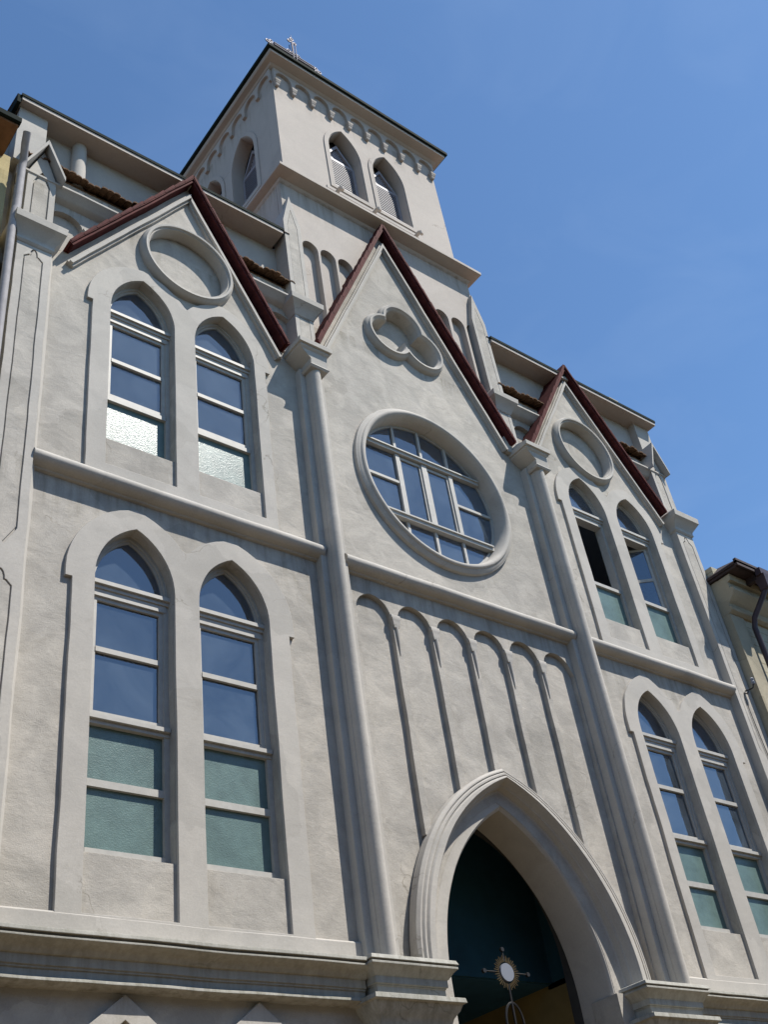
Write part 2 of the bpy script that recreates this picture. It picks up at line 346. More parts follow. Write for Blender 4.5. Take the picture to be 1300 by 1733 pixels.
mb = MB(); mb.prism([wl(poly), circ(RC[0], RC[1], 1.66, 72), trefoil(TF[0], TF[1], .42, .46)], 0, .09)
P_(mb, 'arcaded_wall', 'wall')
mb = MB(); mb.prism([[(-2.5, 4.9), (-1.45, 4.9)] + parch(.17, 1.62, 5.05, 2.52, 14) + [(1.79, 4.9), (2.9, 4.9), (2.9, 15.3), (-2.5, 15.3)], circ(RC[0], RC[1], 1.66, 72)], .085, .4)
P_(mb, 'recessed_wall', 'wall')
P_(MB().prism([trefoil(TF[0], TF[1], .42, .50)], .19, .3), 'trefoil_back', 'wall')
tp = [(.415, .22), (.415, -.06), (.435, -.10), (.455, -.11), (.47, -.14), (.515, -.145), (.53, -.11), (.55, -.10), (.575, -.06), (.59, .02)]
mb = MB(); mb.rings([at(trefoil(TF[0], TF[1], .42, r, 160), y) for r, y in tp], True); P_(mb, 'trefoil_moulding', 'trim', smooth=45)
# --- rose window
rp = [(1.575, .26), (1.58, .0), (1.60, -.05), (1.62, -.10), (1.65, -.135), (1.69, -.14), (1.715, -.125), (1.72, -.105), (1.75, -.10), (1.775, -.07), (1.80, -.06), (1.81, .02)]
mb = MB(); mb.rings([at(circ(RC[0], RC[1], r, 90), y) for r, y in rp], True); P_(mb, 'rose_moulding', 'trim', smooth=45)
mb = MB()
mb.rings([at(circ(RC[0], RC[1], 1.60, 72), .17), at(circ(RC[0], RC[1], 1.53, 72), .17), at(circ(RC[0], RC[1], 1.53, 72), .25)], True)
cx = RC[0]
def chord(z, r=1.56): return math.sqrt(max(0, r * r - (z - RC[1]) ** 2))
for z, h, yy in ((14.28, .052, .115), (12.72, .055, .10)):
    c = chord(z); mb.box(cx - c, cx + c, yy, .21, z - h, z + h); mb.box(cx - c + .02, cx + c - .02, yy - .03, yy + .05, z + h * .2, z + h * .75)
for x in (cx - .63, cx, cx + .65):
    c = math.sqrt(1.56 ** 2 - (x - cx) ** 2)
    t = .045 if x != cx else .06
    mb.box(x - t, x + t, .15, .225, 12.78, 14.22)
    mb.box(x - .028, x + .028, .165, .225, 14.33, RC[1] + c); mb.box(x - .028, x + .028, .165, .225, RC[1] - c, 12.66)
for s0, s1 in ((cx - 1.53, cx - .66), (cx + .68, cx + 1.53)): mb.box(s0, s1, .16, .225, 13.515, 13.57)
for a, b in ((cx - .585, cx - .06), (cx + .06, cx + .605)):
    for u, v in ((a, a + .04), (b - .04, b)): mb.box(u, v, .175, .22, 12.79, 14.21)
    mb.box(a + .04, b - .04, .175, .22, 14.15, 14.21); mb.box(a + .04, b - .04, .175, .22, 12.79, 12.85)
rose = P_(mb, 'rose_window', 'frame')
sub(MB().disc(RC, 1.57, .20, .207, 72), 'pane', 'glass', rose)
def curtain(x0, x1, z0, z1, y, par, ph=0.0, amp=.02):
    mb = MB(); n = int((x1 - x0) / .02); rs = []
    for k in range(n + 1):
        x = x0 + (x1 - x0) * k / n; yy = y + amp * math.sin(x * 34 + ph + 1.3 * math.sin(x * 9 + ph)); rs.append([(x, yy, z0), (x, yy, z1)])
    mb.rings(rs); return sub(mb, 'curtain', 'curtain', par, fix=False)
curtain(cx - 1.30, cx - .78, 12.3, 14.7, .25, rose); curtain(cx - .52, cx - .30, 12.1, 14.9, .25, rose, 2); curtain(cx + .25, cx + .55, 12.2, 14.8, .25, rose, 4); curtain(cx + .95, cx + 1.3, 12.5, 14.5, .25, rose, 5)
# --- tall windows
def tall_window(w, kind):
    c, hw, zb, zs, h = w; y0 = .13; mb = MB()
    # arched head frame
    hh = h * .93
    def ap(d): return [(c - hw - .02 + d, zs - .05)] + parch(c, hw + .02 - d, zs, h + .02 - d * 1.15, 12) + [(c + hw + .02 - d, zs - .05)]
    mb.rings([at(ap(0), .3), at(ap(0), y0), at(ap(.06), y0), at(ap(.06), y0 + .03), at(ap(.095), y0 + .03), at(ap(.095), .3)])
    # outer frame stiles and bottom rail
    for s in (-1, 1):
        e = c + s * (hw + .02); i = c + s * (hw - .07)
        mb.box(min(e, i), max(e, i), y0, .3, zb - .02, zs - .04)
    mb.box(c - hw + .07, c + hw - .07, y0 - .02, .3, zb - .02, zb + .105)
    # transom
    def rail(z0, z1, yy): mb.box(c - hw + .0, c + hw, yy, .3, z0, z1)
    rail(zs - .10, zs - .005, y0 - .03); mb.box(c - hw, c + hw, y0 - .065, y0 + .05, zs - .045, zs + .012); mb.box(c - hw + .04, c + hw - .04, y0 - .01, .3, zs - .20, zs - .10)
    lower = kind.startswith('lower')
    if lower:
        zm = 7.66; b1 = 8.58; b2 = 6.82 if w in LL else 6.86
        mb.box(c - hw + .01, c + hw - .01, y0 - .05, .3, zm - .055, zm + .0); rail(zm - .11, zm - .055, y0 - .01)
        sa, sb = zm, zs - .20
    else:
        zm = 12.83; b1 = 13.70; b2 = None; mb.box(c - hw + .06, c + hw - .06, y0 - .0, .3, zm, zm + .075)
        sa, sb = zm + .075, zs - .20
    win = P_(mb, 'window', 'frame')
    # sash
    sash = MB(); g0, g1 = c - hw + .07, c + hw - .07
    def mk(sash, g0, g1, ya, yb):
        for u, v in ((g0, g0 + .055), (g1 - .055, g1)): sash.box(u, v, ya, yb, sa, sb)
        sash.box(g0 + .055, g1 - .055, ya, yb, sb - .055, sb); sash.box(g0 + .055, g1 - .055, ya, yb, sa, sa + .075)
        sash.box(g0 + .055, g1 - .055, ya - .01, yb, b1 - .035, b1 + .035)
        return sash
    gl = MB()
    if kind == 'upper_open':      # both leaves swung inwards, dark room showing
        s = mk(MB(), 0, g1 - g0, -.02, .02)
        gm = MB().box(.05, g1 - g0 - .05, -.003, .003, sa + .07, sb - .05)
        for q, nm, mt in ((s, 'sash', 'frame'), (gm, 'pane', 'glass')):
            a = R(82); q.v = [(g0 + x * math.cos(a) - y * math.sin(a), .2 + x * math.sin(a) + y * math.cos(a), z) for x, y, z in q.v]
            sub(q, nm, mt, win)
        curtain(c - .1, c + .45, 12.9, 14.6, .75, win, 1)
    elif kind == 'upper_ajar':
        a = R(38); s = mk(MB(), 0, g1 - g0, -.02, .02); gm = MB().box(.05, g1 - g0 - .05, -.003, .003, sa + .07, sb - .05)
        for q, nm, mt in ((s, 'sash', 'frame'), (gm, 'pane', 'glass')):
            q.v = [(g1 - x * math.cos(a) - y * math.sin(a), .2 + x * math.sin(a) - y * math.cos(a), z) for x, y, z in q.v]
            sub(q, nm, mt, win)
    else:
        sub(mk(sash, g0, g1, y0 + .02, .22), 'sash', 'frame', win)
        sub(MB().box(g0 + .05, g1 - .05, .185, .191, sa + .07, sb - .05), 'pane', 'glass', win)
        if not lower:
            curtain(c - .33, c - .16, 12.9, 14.6, .28, win, c); curtain(c + .18, c + .36, 12.9, 14.6, .28, win, c + 2)
    sub(MB().prism([ap(.08)], .185, .191), 'pane', 'glass', win)
    fr = MB()
    if lower:
        mb2 = MB(); mb2.box(c - hw + .07, c + hw - .07, y0 + .01, .28, b2 - .045, b2 + .045); sub(mb2, 'glazing_bar', 'frame', win)
        sub(MB().box(c - hw + .06, c + hw - .06, .185, .195, zb + .04, b2 - .04), 'frosted_pane', 'frost', win)
        sub(MB().box(c - hw + .06, c + hw - .06, .185, .195, b2 + .04, zm - .1), 'frosted_pane', 'frost', win)
    else:
        sub(MB().box(c - hw + .06, c + hw - .06, .185, .195, zb + .04, zm), 'frosted_pane', 'frost', win)
    return win
for w in LL + LR: tall_window(w, 'lower')
for w in UL: tall_window(w, 'upper')
tall_window(UR[0], 'upper_open'); tall_window(UR[1], 'upper_ajar')
# --- raised window surrounds
def surround(ws, x0, x1, zb, zsh, zsp, rise, zp, hoodl=.09):
    a, b = ws; mid = (a[0] + b[0]) / 2
    hx0 = x0 - hoodl; hx1 = x1 + hoodl
    A1 = parch((hx0 + a[0] + (a[0] - hx0)) / 2, a[0] - hx0, zsp, rise, 12); B1 = parch(b[0], hx1 - b[0], zsp, rise, 12)
    # cut both arches at the middle
    A1 = [p for p in A1 if p[0] < mid - .02]; B1 = [p for p in B1 if p[0] > mid + .02]
    zc = (A1[-1][1] + B1[0][1]) / 2
    out = [(x0, zb), (x0, zsh), (hx0, zsh)] + A1 + [(mid, zc - .03)] + B1 + [(hx1, zsh), (x1, zsh), (x1, zb)]
    holes = [wl(opening(w[0], w[1] + .005, zp, w[3], w[4] + .005), .008) for w in ws]
    mb = MB(); mb.prism([wl(out, .012)] + holes, -.052, .02); P_(mb, 'window_surround', 'trim')
surround(LL, -6.63, -3.42, 5.2, 9.40, 9.55, 1.20, 5.28)
surround(LR, 3.83, 6.97, 5.2, 9.42, 9.55, 1.22, 5.33)
surround(UL, -6.55, -3.43, 11.1, 14.64, 14.75, 1.08, 11.42)
surround(UR, 3.73, 6.84, 11.1, 14.64, 14.75, 1.08, 11.42)
# --- base band over the cornice
for x0, x1 in ((-7.45, -2.75), (3.15, 7.6)):
    P_(hstrip(x0, x1, [(0.05, 4.98), (-.057, 4.98), (-.057, 5.25), (-.04, 5.27), (.05, 5.27)]), 'base_band', 'trim')
# --- string course
sp = [(.05, 11.20), (-.08, 11.19), (-.16, 11.16), (-.20, 11.12), (-.215, 11.075), (-.205, 11.03), (-.17, 10.99), (-.12, 10.965), (-.06, 10.955), (-.05, 10.93), (.05, 10.92)]
for x0, x1 in ((-7.30, -2.70), (-2.30, 2.78), (3.1, 7.42)):
    P_(hstrip(x0, x1, sp), 'string_course', 'trim', smooth=50)
# --- arcade corbels
for k in range(1, nA):
    x = ax0 + k * st; mb = rectloft([(10.37, x - .09, x + .09, -.03, .02), (10.31, x - .09, x + .09, -.04, .02), (10.28, x - .07, x + .07, -.03, .02), (10.21, x - .07, x + .07, -.035, .02), (10.14, x - .045, x + .045, -.02, .02)])
    mb.tube([(x, -.01, 10.15), (x + .004, -.012, 9.9), (x, -.005, 9.66)], [.030, .020, .007], 8)
    P_(mb, 'arcade_corbel', 'trim')
    x0 = ax0 + (k - 1) * st
# --- buttress shafts between the bays
def buttress(xc, sgn):
    z0, z1 = 4.98, 15.0
    pr = [(xc - .255, .05), (xc - .255, -.14), (xc - .24, -.15), (xc - .15, -.15), (xc - .15, -.25), (xc - .14, -.26)]
    xt = xc - .045
    for k in range(13):
        a = math.pi * k / 12; pr.append((xt - .10 * math.cos(a), -.265 - .13 * math.sin(a)))
    pr += [(xt + .105, -.26), (xt + .11, -.15), (xc + .24, -.15), (xc + .255, -.13), (xc + .30, .0), (xc + .34, .05)]
    zs = [z0 + (z1 - z0) * k / 40 for k in range(41)]; mb = MB()
    mb.rings([[(x + WB * .6 * noise.noise(Vector((xc, 2, z * .8))), y, z) for x, y in pr] for z in zs])
    P_(mb, 'buttress_shaft', 'trim', smooth=35)
    # capital
    xa = xc + (-.12 if sgn < 0 else -.14)
    lv = [(14.86, xc - .19, xc + .15, -.41, 0), (14.90, xc - .22, xc + .18, -.44, 0), (14.95, xc - .19, xc + .15, -.41, 0), (15.05, xc - .19, xc + .15, -.42, 0), (15.2, xa - .27, xa + .27, -.44, 0), (15.24, xa - .31, xa + .31, -.48, 0), (15.27, xa - .31, xa + .31, -.48, 0), (15.28, xa - .34, xa + .34, -.52, .0), (15.38, xa - .345, xa + .345, -.525, .0), (15.42, xa - .3, xa + .3, -.41, .0), (15.5, xa - .28, xa + .28, -.25, .2)]
    P_(rectloft(lv), 'capital', 'trim', wob=.006)
buttress(-2.51, -1); buttress(2.95, 1)
# --- outer pilasters
def pilaster(x0, x1, inner):
    xm = (x0 + x1) / 2; s = 1 if inner > xm else -1
    def boundary():
        L_ = [(x0, 5.0), (x1, 5.0), (x1, 15.2), (x0, 15.2)]; return wl(L_, .012)
    # engraved panels: the frame is proud of the inset panel
    def panel(zb, zt):
        m = .12; a, b = x0 + m, x1 - m; w = (b - a) / 2
        return [(a, zb + .28), (xm, zb), (b, zb + .28), (b, zt - .12), (b - .07, zt - .05)] + [(xm + (w - .09) * math.cos(t), zt - .05 + .14 * math.sin(t)) for t in [math.pi * k / 8 for k in range(9)]] + [(a + .07, zt - .05), (a, zt - .12)]
    ps = [panel(9.5, 14.93), panel(5.4, 9.05)]
    mb = MB(); mb.prism([boundary()] + [wl(q, .01) for q in ps], -.17, .05)
    P_(mb, 'pilaster', 'trim')
    for q in ps:
        cxx = sum(p[0] for p in q) / len(q); czz = sum(p[1] for p in q) / len(q)
        q2 = []
        for px, pz in q:
            q2.append((px + (.018 if px < cxx else -.018), pz + (.02 if pz < czz else -.02)))
        P_(MB().prism([wl(q2, .01)], -.166, .04), 'pilaster_panel', 'wall')
    P_(MB().box(x0 + .02, x1 - .02, -.145, .04, 5.05, 15.15), 'pilaster_core', 'trim')
    # sloping plaster fillet towards the bay
    e = x1 if s > 0 else x0; mb = MB(); zs = [5.0 + 10.1 * k / 30 for k in range(31)]
    mb.rings([[(e - s * .01, -.15, z), (e + s * .03 , -.10, z), (e + s * (.10 + .02 * noise.noise(Vector((e, 1, z)))), .01, z), (e - s * .01, .05, z)] for z in zs], True)
    if s > 0: P_(mb, 'plaster_fillet', 'trim', smooth=60)
    # cap
    lv = [(15.08, x0 - .0, x1 + .0, -.18, .3), (15.12, x0 - .03, x1 + .03, -.21, .3), (15.16, x0 - .02, x1 + .02, -.20, .3), (15.22, x0 - .03, x1 + .03, -.21, .3), (15.36, x0 - .10, x1 + .13, -.32, .3), (15.40, x0 - .12, x1 + .15, -.37, .3), (15.54, x0 - .12, x1 + .16, -.38, .3), (15.58, x0 - .09, x1 + .12, -.33, .3), (15.66, x0, x1, -.18, .3)]
    P_(rectloft(lv), 'pilaster_cap', 'trim', wob=.008)
pilaster(-7.84, -7.30, 0); pilaster(7.42, 7.99, 0)
# --- gable copings
def rake(xa, za, xb, zb, n0, n1, y0, y1, name, m, ext0=0, ext1=0, hump=False, par=None):
    """strip along the rake a->b (a = apex); n0,n1 = distance below the line."""
    d = Vector((xb - xa, zb - za)); Ln = d.length; d.normalize(); nrm = Vector((d.y, -d.x))
    if nrm.y > 0: nrm = -nrm
    mb = MB(); k = max(2, int(Ln / .22)); rs = []
    ct = abs(d.y / d.x)      # mitre at the apex
    for i in range(k + 1):
        q_ = []
        for nn_ in (n0, n1):
            t0 = nn_ * ct; t = t0 + (Ln + ext1 - t0) * i / k; p = Vector((xa, za)) + d * t
            w = WB * .7 * noise.noise(Vector((p.x * 2, 7, p.y * 2))); q_.append(p + nrm * (nn_ + w))
        a, b = q_
        if hump: a = a - nrm * (.012 if i % 2 else 0)
        rs.append([(a.x, y0, a.y), (a.x, y1, a.y), (b.x, y1, b.y), (b.x, y0, b.y)])
    mb.rings(rs, True, True); return P_(mb, name, m)
def gable(apex, lb, rb, yf, walk):
    ax, az = apex
    for s, b in ((-1, lb), (1, rb)):
        # lower verge board, tile edge and a lap of tiles on top
        rake(ax, az, b[0], b[1], 0.045, .08, yf + .015, .33, 'verge_board', 'red', 0, .0)
        rake(ax, az + .01, b[0], b[1] + .01, .0, .045, yf - .01, .34, 'ridge_coping', 'red', .0, .03, hump=True)
        # plaster raking moulding
        rake(ax, az, b[0], b[1], .19, .225, -.07, .03, 'raking_moulding', 'trim', 0, walk)
        rake(ax, az, b[0], b[1], .225, .285, -.115, .03, 'raking_moulding', 'trim', 0, walk)
        rake(ax, az, b[0], b[1], .285, .32, -.06, .03, 'raking_moulding', 'trim', 0, walk)
        # tile laps
        d = Vector((b[0] - ax, b[1] - az)); Ln = d.length; d.normalize(); nr = Vector((d.y, -d.x)); nr = -nr if nr.y > 0 else nr
        mb = MB(); n = int(Ln / .36)
        for k in range(n):
            p = Vector((ax, az)) + d * (Ln * (k + .5) / n); q = p + d * (Ln / n * .48); p2 = p - d * (Ln / n * .5)
            u = -nr
            mb.add([(p2.x + u.x * .03, yf - .018, p2.y + u.y * .03), (q.x + u.x * .012, yf - .018, q.y + u.y * .012), (q.x - u.x * .03, yf - .018, q.y - u.y * .03), (p2.x - u.x * .02, yf - .018, p2.y - u.y * .02),
                    (p2.x + u.x * .03, .38, p2.y + u.y * .03), (q.x + u.x * .012, .38, q.y + u.y * .012), (q.x - u.x * .03, .38, q.y - u.y * .03), (p2.x - u.x * .02, .38, p2.y - u.y * .02)],
                   [(0, 1, 2, 3), (4, 7, 6, 5), (0, 4, 5, 1), (1, 5, 6, 2), (2, 6, 7, 3), (3, 7, 4, 0)])
        P_(mb, 'coping_tiles', 'red')
gable((-4.79, 18.96), (-7.05, 15.53), (-2.99, 15.45), -.22, .22)
gable((-.045, 20.86), (-2.33, 15.9), (2.54, 15.58), -.22, .10)
gable((5.09, 19.14), (3.02, 15.77), (7.24, 15.55), -.22, .22)
# --- cornice over the ground floor
cp = [(.05, 5.03), (-.30, 5.00), (-.345, 4.995), (-.35, 4.955), (-.31, 4.95), (-.31, 4.935), (-.335, 4.925), (-.335, 4.905), (-.30, 4.885), (-.25, 4.865), (-.21, 4.83), (-.19, 4.80), (-.165, 4.795), (-.165, 4.70), (-.15, 4.695), (-.15, 4.675), (-.135, 4.67), (-.135, 4.592), (-.175, 4.585), (-.18, 4.555), (-.15, 4.545), (-.09, 4.535), (-.05, 4.53), (.05, 4.52)]
for x0, x1 in ((-7.9, -2.85), (3.2, 8.05)): P_(hstrip(x0, x1, cp), 'cornice', 'cornice', smooth=25)
def impost(x0, x1, f):
    def lv(z, d): return (z, x0 - d, x1 + d, f - d, .7)
    L_ = [lv(5.035, -.04), lv(5.02, .0), lv(4.97, .02), lv(4.965, -.01), lv(4.95, -.01), lv(4.945, .01), lv(4.92, .01), lv(4.89, -.03), lv(4.82, -.085), lv(4.81, -.10), lv(4.73, -.10), lv(4.725, -.12), lv(4.71, -.12), lv(4.705, -.13), lv(4.60, -.13), lv(4.585, .03), lv(4.53, .04), lv(4.515, 0), lv(4.45, -.03), lv(4.38, -.09), lv(4.3, -.12), lv(2.0, -.12), lv(1.95, -.05), lv(GZ + .1, -.05), lv(GZ - .1, -.05)]
    P_(rectloft(L_[::-1]), 'impost_pier', 'cornice', wob=.006)
impost(-2.92, -1.62, -.42); impost(1.88, 3.27, -.42)
# --- door arch
RG = [(2.23, 3.02, .05), (2.23, 3.02, -.09), (2.19, 2.98, -.13), (2.165, 2.96, -.13), (2.16, 2.955, -.11), (2.13, 2.93, -.145), (2.10, 2.90, -.145), (2.095, 2.895, -.12), (2.06, 2.87, -.16), (1.97, 2.85, -.165), (1.94, 2.83, -.13), (1.915, 2.81, -.06), (1.90, 2.79, -.03), (1.88, 2.77, -.02), (1.86, 2.75, .07), (1.82, 2.70, .09), (1.57, 2.50, .09), (1.55, 2.48, .11), (1.54, 2.45, .14), (1.53, 2.44, .72)]
mb = MB(); rs = []
for w, h, y in RG:
    p = parch(.25, w - .05, 5.03, h, 22); zb_ = GZ if w < 1.9 else 4.9; rs.append(at([(p[0][0], zb_)] + p + [(p[-1][0], zb_)], y))
rs = [[wobble(q, .007) for q in r] for r in rs]
mb.rings(rs); P_(mb, 'door_arch', 'trim', smooth=28)
# --- ground storey wall, jambs and passage
mb = MB()
for x0, x1 in ((-7.84, -1.36), (1.72, 7.99)): mb.box(x0, x1, 0.0, .5, GZ - .2, 4.95)
P_(mb, 'ground_floor_wall', 'wall')
def hood(cx, w, z, h):
    o = [(cx - w, z - .5)] + [(cx - w, z)] + [(cx, z + h)] + [(cx + w, z), (cx + w, z - .5)]
    i = [(cx + w - .2, z - .5), (cx + w - .2, z - .1), (cx, z + h - .24), (cx - w + .2, z - .1), (cx - w + .2, z - .5)]
    P_(MB().prism([wl(o + i, .008)], -.06, .02), 'window_hood', 'trim')
for c in (-5.83, -4.25, 4.6, 6.15): hood(c, .72, 3.95, .56)
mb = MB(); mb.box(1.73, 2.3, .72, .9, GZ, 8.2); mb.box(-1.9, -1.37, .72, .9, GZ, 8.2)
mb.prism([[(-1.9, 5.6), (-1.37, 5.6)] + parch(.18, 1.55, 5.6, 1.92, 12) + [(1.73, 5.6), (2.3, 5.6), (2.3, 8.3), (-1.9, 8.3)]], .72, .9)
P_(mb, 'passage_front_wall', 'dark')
P_(MB().box(2.2, 2.3, .9, 9, GZ, 5.58), 'passage_side_wall', 'olive'); P_(MB().box(-1.95, -1.85, .9, 9, GZ, 5.58), 'passage_side_wall', 'olive')
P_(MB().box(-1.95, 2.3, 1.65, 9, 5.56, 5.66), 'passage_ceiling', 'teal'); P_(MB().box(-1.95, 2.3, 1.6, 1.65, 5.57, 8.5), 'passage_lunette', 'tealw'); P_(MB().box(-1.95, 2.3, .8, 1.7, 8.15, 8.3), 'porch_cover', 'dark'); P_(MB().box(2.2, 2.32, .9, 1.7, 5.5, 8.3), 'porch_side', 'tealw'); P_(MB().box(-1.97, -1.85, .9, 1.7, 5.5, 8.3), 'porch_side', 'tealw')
P_(MB().box(-1.95, 2.3, 9, 9.1, GZ, 5.6), 'passage_end_wall', 'olive')
# --- parapet behind the gables, with arcading, frieze and clay tiles
def parapet(x0, x1, first, mx0, mx1, sp_=.76):
    holes = []; cs = []; c = first
    while c - .29 < x1:
        if c - .31 > x0 and c + .31 < x1: cs.append(c)
        c += sp_
    for c in cs:
        holes.append([(c + .29, 15.75), (c - .29, 15.75)] + rarch(c, .29, 16.36, 9, .24))
    z1 = 17.42
    mb = MB(); mb.prism([[(x0, 15.62), (x1, 15.62), (x1, z1), (x0, z1)]] + holes, .10, .22); P_(mb, 'parapet_wall', 'wall')
    P_(MB().box(x0, x1, .20, .45, 15.62, z1), 'parapet_back', 'wall')
    P_(hstrip(mx0, mx1, [(.15, 16.74), (.02, 16.78), (-.02, 16.82), (-.08, 16.90), (-.12, 16.93), (-.12, 16.97), (.0, 17.0), (.15, 17.02)]), 'parapet_moulding', 'trim', smooth=40)
    for c in cs[:-1]:
        c += sp_ / 2; P_(MB().prism([[(c - .045, 15.6), (c + .045, 15.6), (c + .045, 16.3), (c + .09, 16.38), (c - .09, 16.38), (c - .045, 16.3)]], .06, .12), 'parapet_colonnette', 'trim')
    # frieze of fleurons over scallops
    nn = int((x1 - x0) / .42)
    for k in range(nn):
        c = x0 + (k + .5) * (x1 - x0) / nn; mb = MB()
        mb.disc((c, 17.24), .055, .05, .11, 12); mb.disc((c - .08, 17.18), .05, .05, .11, 12); mb.disc((c + .08, 17.18), .05, .05, .11, 12)
        mb.box(c - .02, c + .02, .055, .11, 17.04, 17.22)
        a = [(c + .19 * math.cos(t), 17.18 - .13 * math.sin(t)) for t in [math.pi * q / 8 for q in range(9)]]
        b = [(c + .15 * math.cos(t), 17.18 - .09 * math.sin(t)) for t in [math.pi * q / 8 for q in range(9)]][::-1]
        mb.prism([a + b], .055, .11); P_(mb, 'frieze_fleuron', 'trim')
    # clay tile coping
    mb = MB(); x = x0
    rt = .058; n_t = int((x1 - x0) / (rt * 1.9)); rs = []
    for k in range(n_t):
        c = x0 + (k + .5) * (x1 - x0) / n_t; dy = random.uniform(-.035, .03); dz = random.uniform(-.012, .015)
        arcp = [(c + rt * math.cos(math.pi * q / 6), rt * .8 * math.sin(math.pi * q / 6)) for q in range(7)]
        front = [(px, -.10 + dy, 17.44 + pz + dz) for px, pz in arcp]; back = [(px, .36, 17.66 + pz) for px, pz in arcp]
        lowf = [(px, -.10 + dy, 17.42 + pz * .75 + dz) for px, pz in arcp][::-1]; lowb = [(px, .36, 17.64 + pz * .75) for px, pz in arcp][::-1]
        mb.rings([front + lowf, back + lowb], True, True)
    mb.add([(x0, .09, 17.43), (x1, .09, 17.43), (x1, .36, 17.62), (x0, .36, 17.62), (x0, .09, 17.40), (x1, .09, 17.40), (x1, .36, 17.40), (x0, .36, 17.40)], [(0, 1, 2, 3), (4, 7, 6, 5), (0, 4, 5, 1), (3, 2, 6, 7), (0, 3, 7, 4), (1, 5, 6, 2)])
    P_(mb, 'parapet_tiles', 'tile', smooth=0)
parapet(-7.9, -5.72, -7.02, -7.9, -6.2); parapet(-4.06, -2.58, -3.66, -3.72, -2.58); parapet(2.66, 4.15, 3.3, 2.66, 3.72); parapet(5.98, 7.95, 6.5, 6.5, 7.95)
# --- attic storey
P_(MB().box(-8.0, -2.5, .30, .55, 15, 18.80), 'attic_wall', 'trim'); P_(MB().box(2.6, 8.3, .30, .55, 15, 18.80), 'attic_wall', 'trim')
P_(MB().box(-8.0, -7.5, .02, .32, 17.3, 18.78), 'attic_block', 'trim'); P_(MB().box(7.75, 8.28, .1, .32, 15.5, 18.78), 'attic_block', 'trim')
P_(MB().tube([(-6.82, .24, 17.5), (-6.82, .24, 18.8)], .13, 16), 'attic_flue', 'trim')
P_(MB().box(-8.0, -7.7, .55, 10, GZ, 18.8), 'side_wall', 'trim'); P_(MB().box(8.0, 8.3, .55, 10, GZ, 18.8), 'side_wall', 'trim'); P_(MB().box(-8.0, 8.3, 9.9, 10.1, GZ, 18.8), 'rear_wall', 'trim')
def eave(x0, x1, le, re):
    mb = MB(); mb.box(x0, x1, -.13, .5, 18.775, 18.86); P_(mb, 'eaves_soffit', 'tower')
    mb = MB(); mb.box(x0 - .02, x1 + .02, -.15, .2, 18.86, 18.93); P_(mb, 'eaves_gutter', 'gutter')
eave(-8.02, -2.76, 1, 0); eave(2.78, 8.34, 0, 1)
mb = MB(); mb.box(-8.10, -8.04, -.12, 10.2, 18.68, 18.9); P_(mb, 'verge_board', 'gutter')
mb = MB(); mb.rings([[(-8.1, -.1, 18.93), (-8.1, 5.0, 20.2), (-8.1, 10.2, 18.93)], [(-2.57, -.1, 18.93), (-2.57, 5.0, 20.2), (-2.57, 10.2, 18.93)]]); mb.rings([[(2.69, -.1, 18.93), (2.69, 5.0, 20.2), (2.69, 10.2, 18.93)], [(8.4, -.1, 18.93), (8.4, 5.0, 20.2), (8.4, 10.2, 18.93)]]); mb.rings([[(-2.57, 4.8, 18.9), (-2.57, 10.2, 18.93)], [(2.69, 4.8, 18.9), (2.69, 10.2, 18.93)]])
P_(mb, 'main_roof', 'rooftile', fix=False)
P_(rectloft([(18.9, 6.9, 7.15, .0, .25), (19.08, 6.9, 7.15, .0, .25), (19.1, 6.86, 7.19, -.04, .29), (19.14, 6.86, 7.19, -.04, .29)]), 'roof_vent', 'chimney')
# --- end piers with little gablets
def end_pier(x0, x1, yf, zt):
    xm = (x0 + x1) / 2; a = [(x0, 15.6), (x1, 15.6), (x1, 16.95), (xm, 17.65), (x0, 16.95)]
    ins = [(x0 + .1, 15.78), (x1 - .1, 15.78), (x1 - .1, 16.75), (xm + .06, 16.98), (xm, 17.08), (xm - .06, 16.98), (x0 + .1, 16.75)]
    P_(MB().prism([wl(a, .006), wl(ins, .006)], yf, .3), 'pier', 'trim')
    ins2 = [(x0 + .12, 15.80), (x1 - .12, 15.80), (x1 - .12, 16.74), (xm, 17.03), (x0 + .12, 16.74)]
    P_(MB().prism([wl(ins2, .006)], yf + .01, .25), 'pier_panel', 'wall')
    P_(MB().box(x0 + .05, x1 - .05, yf + .03, .28, 15.65, 16.95), 'pier_core', 'trim')
    for s in (-1, 1):
        e = x0 if s < 0 else x1
        v = [(xm, 17.80), (e + s * .09, 17.0), (e + s * .09, 16.90), (xm, 17.68)]
        mb = MB(); mb.prism([v], yf - .16, .32); P_(mb, 'gablet_coping', 'trim')
end_pier(-7.78, -7.30, -.10, 17.7); end_pier(7.42, 7.84, -.10, 17.7)
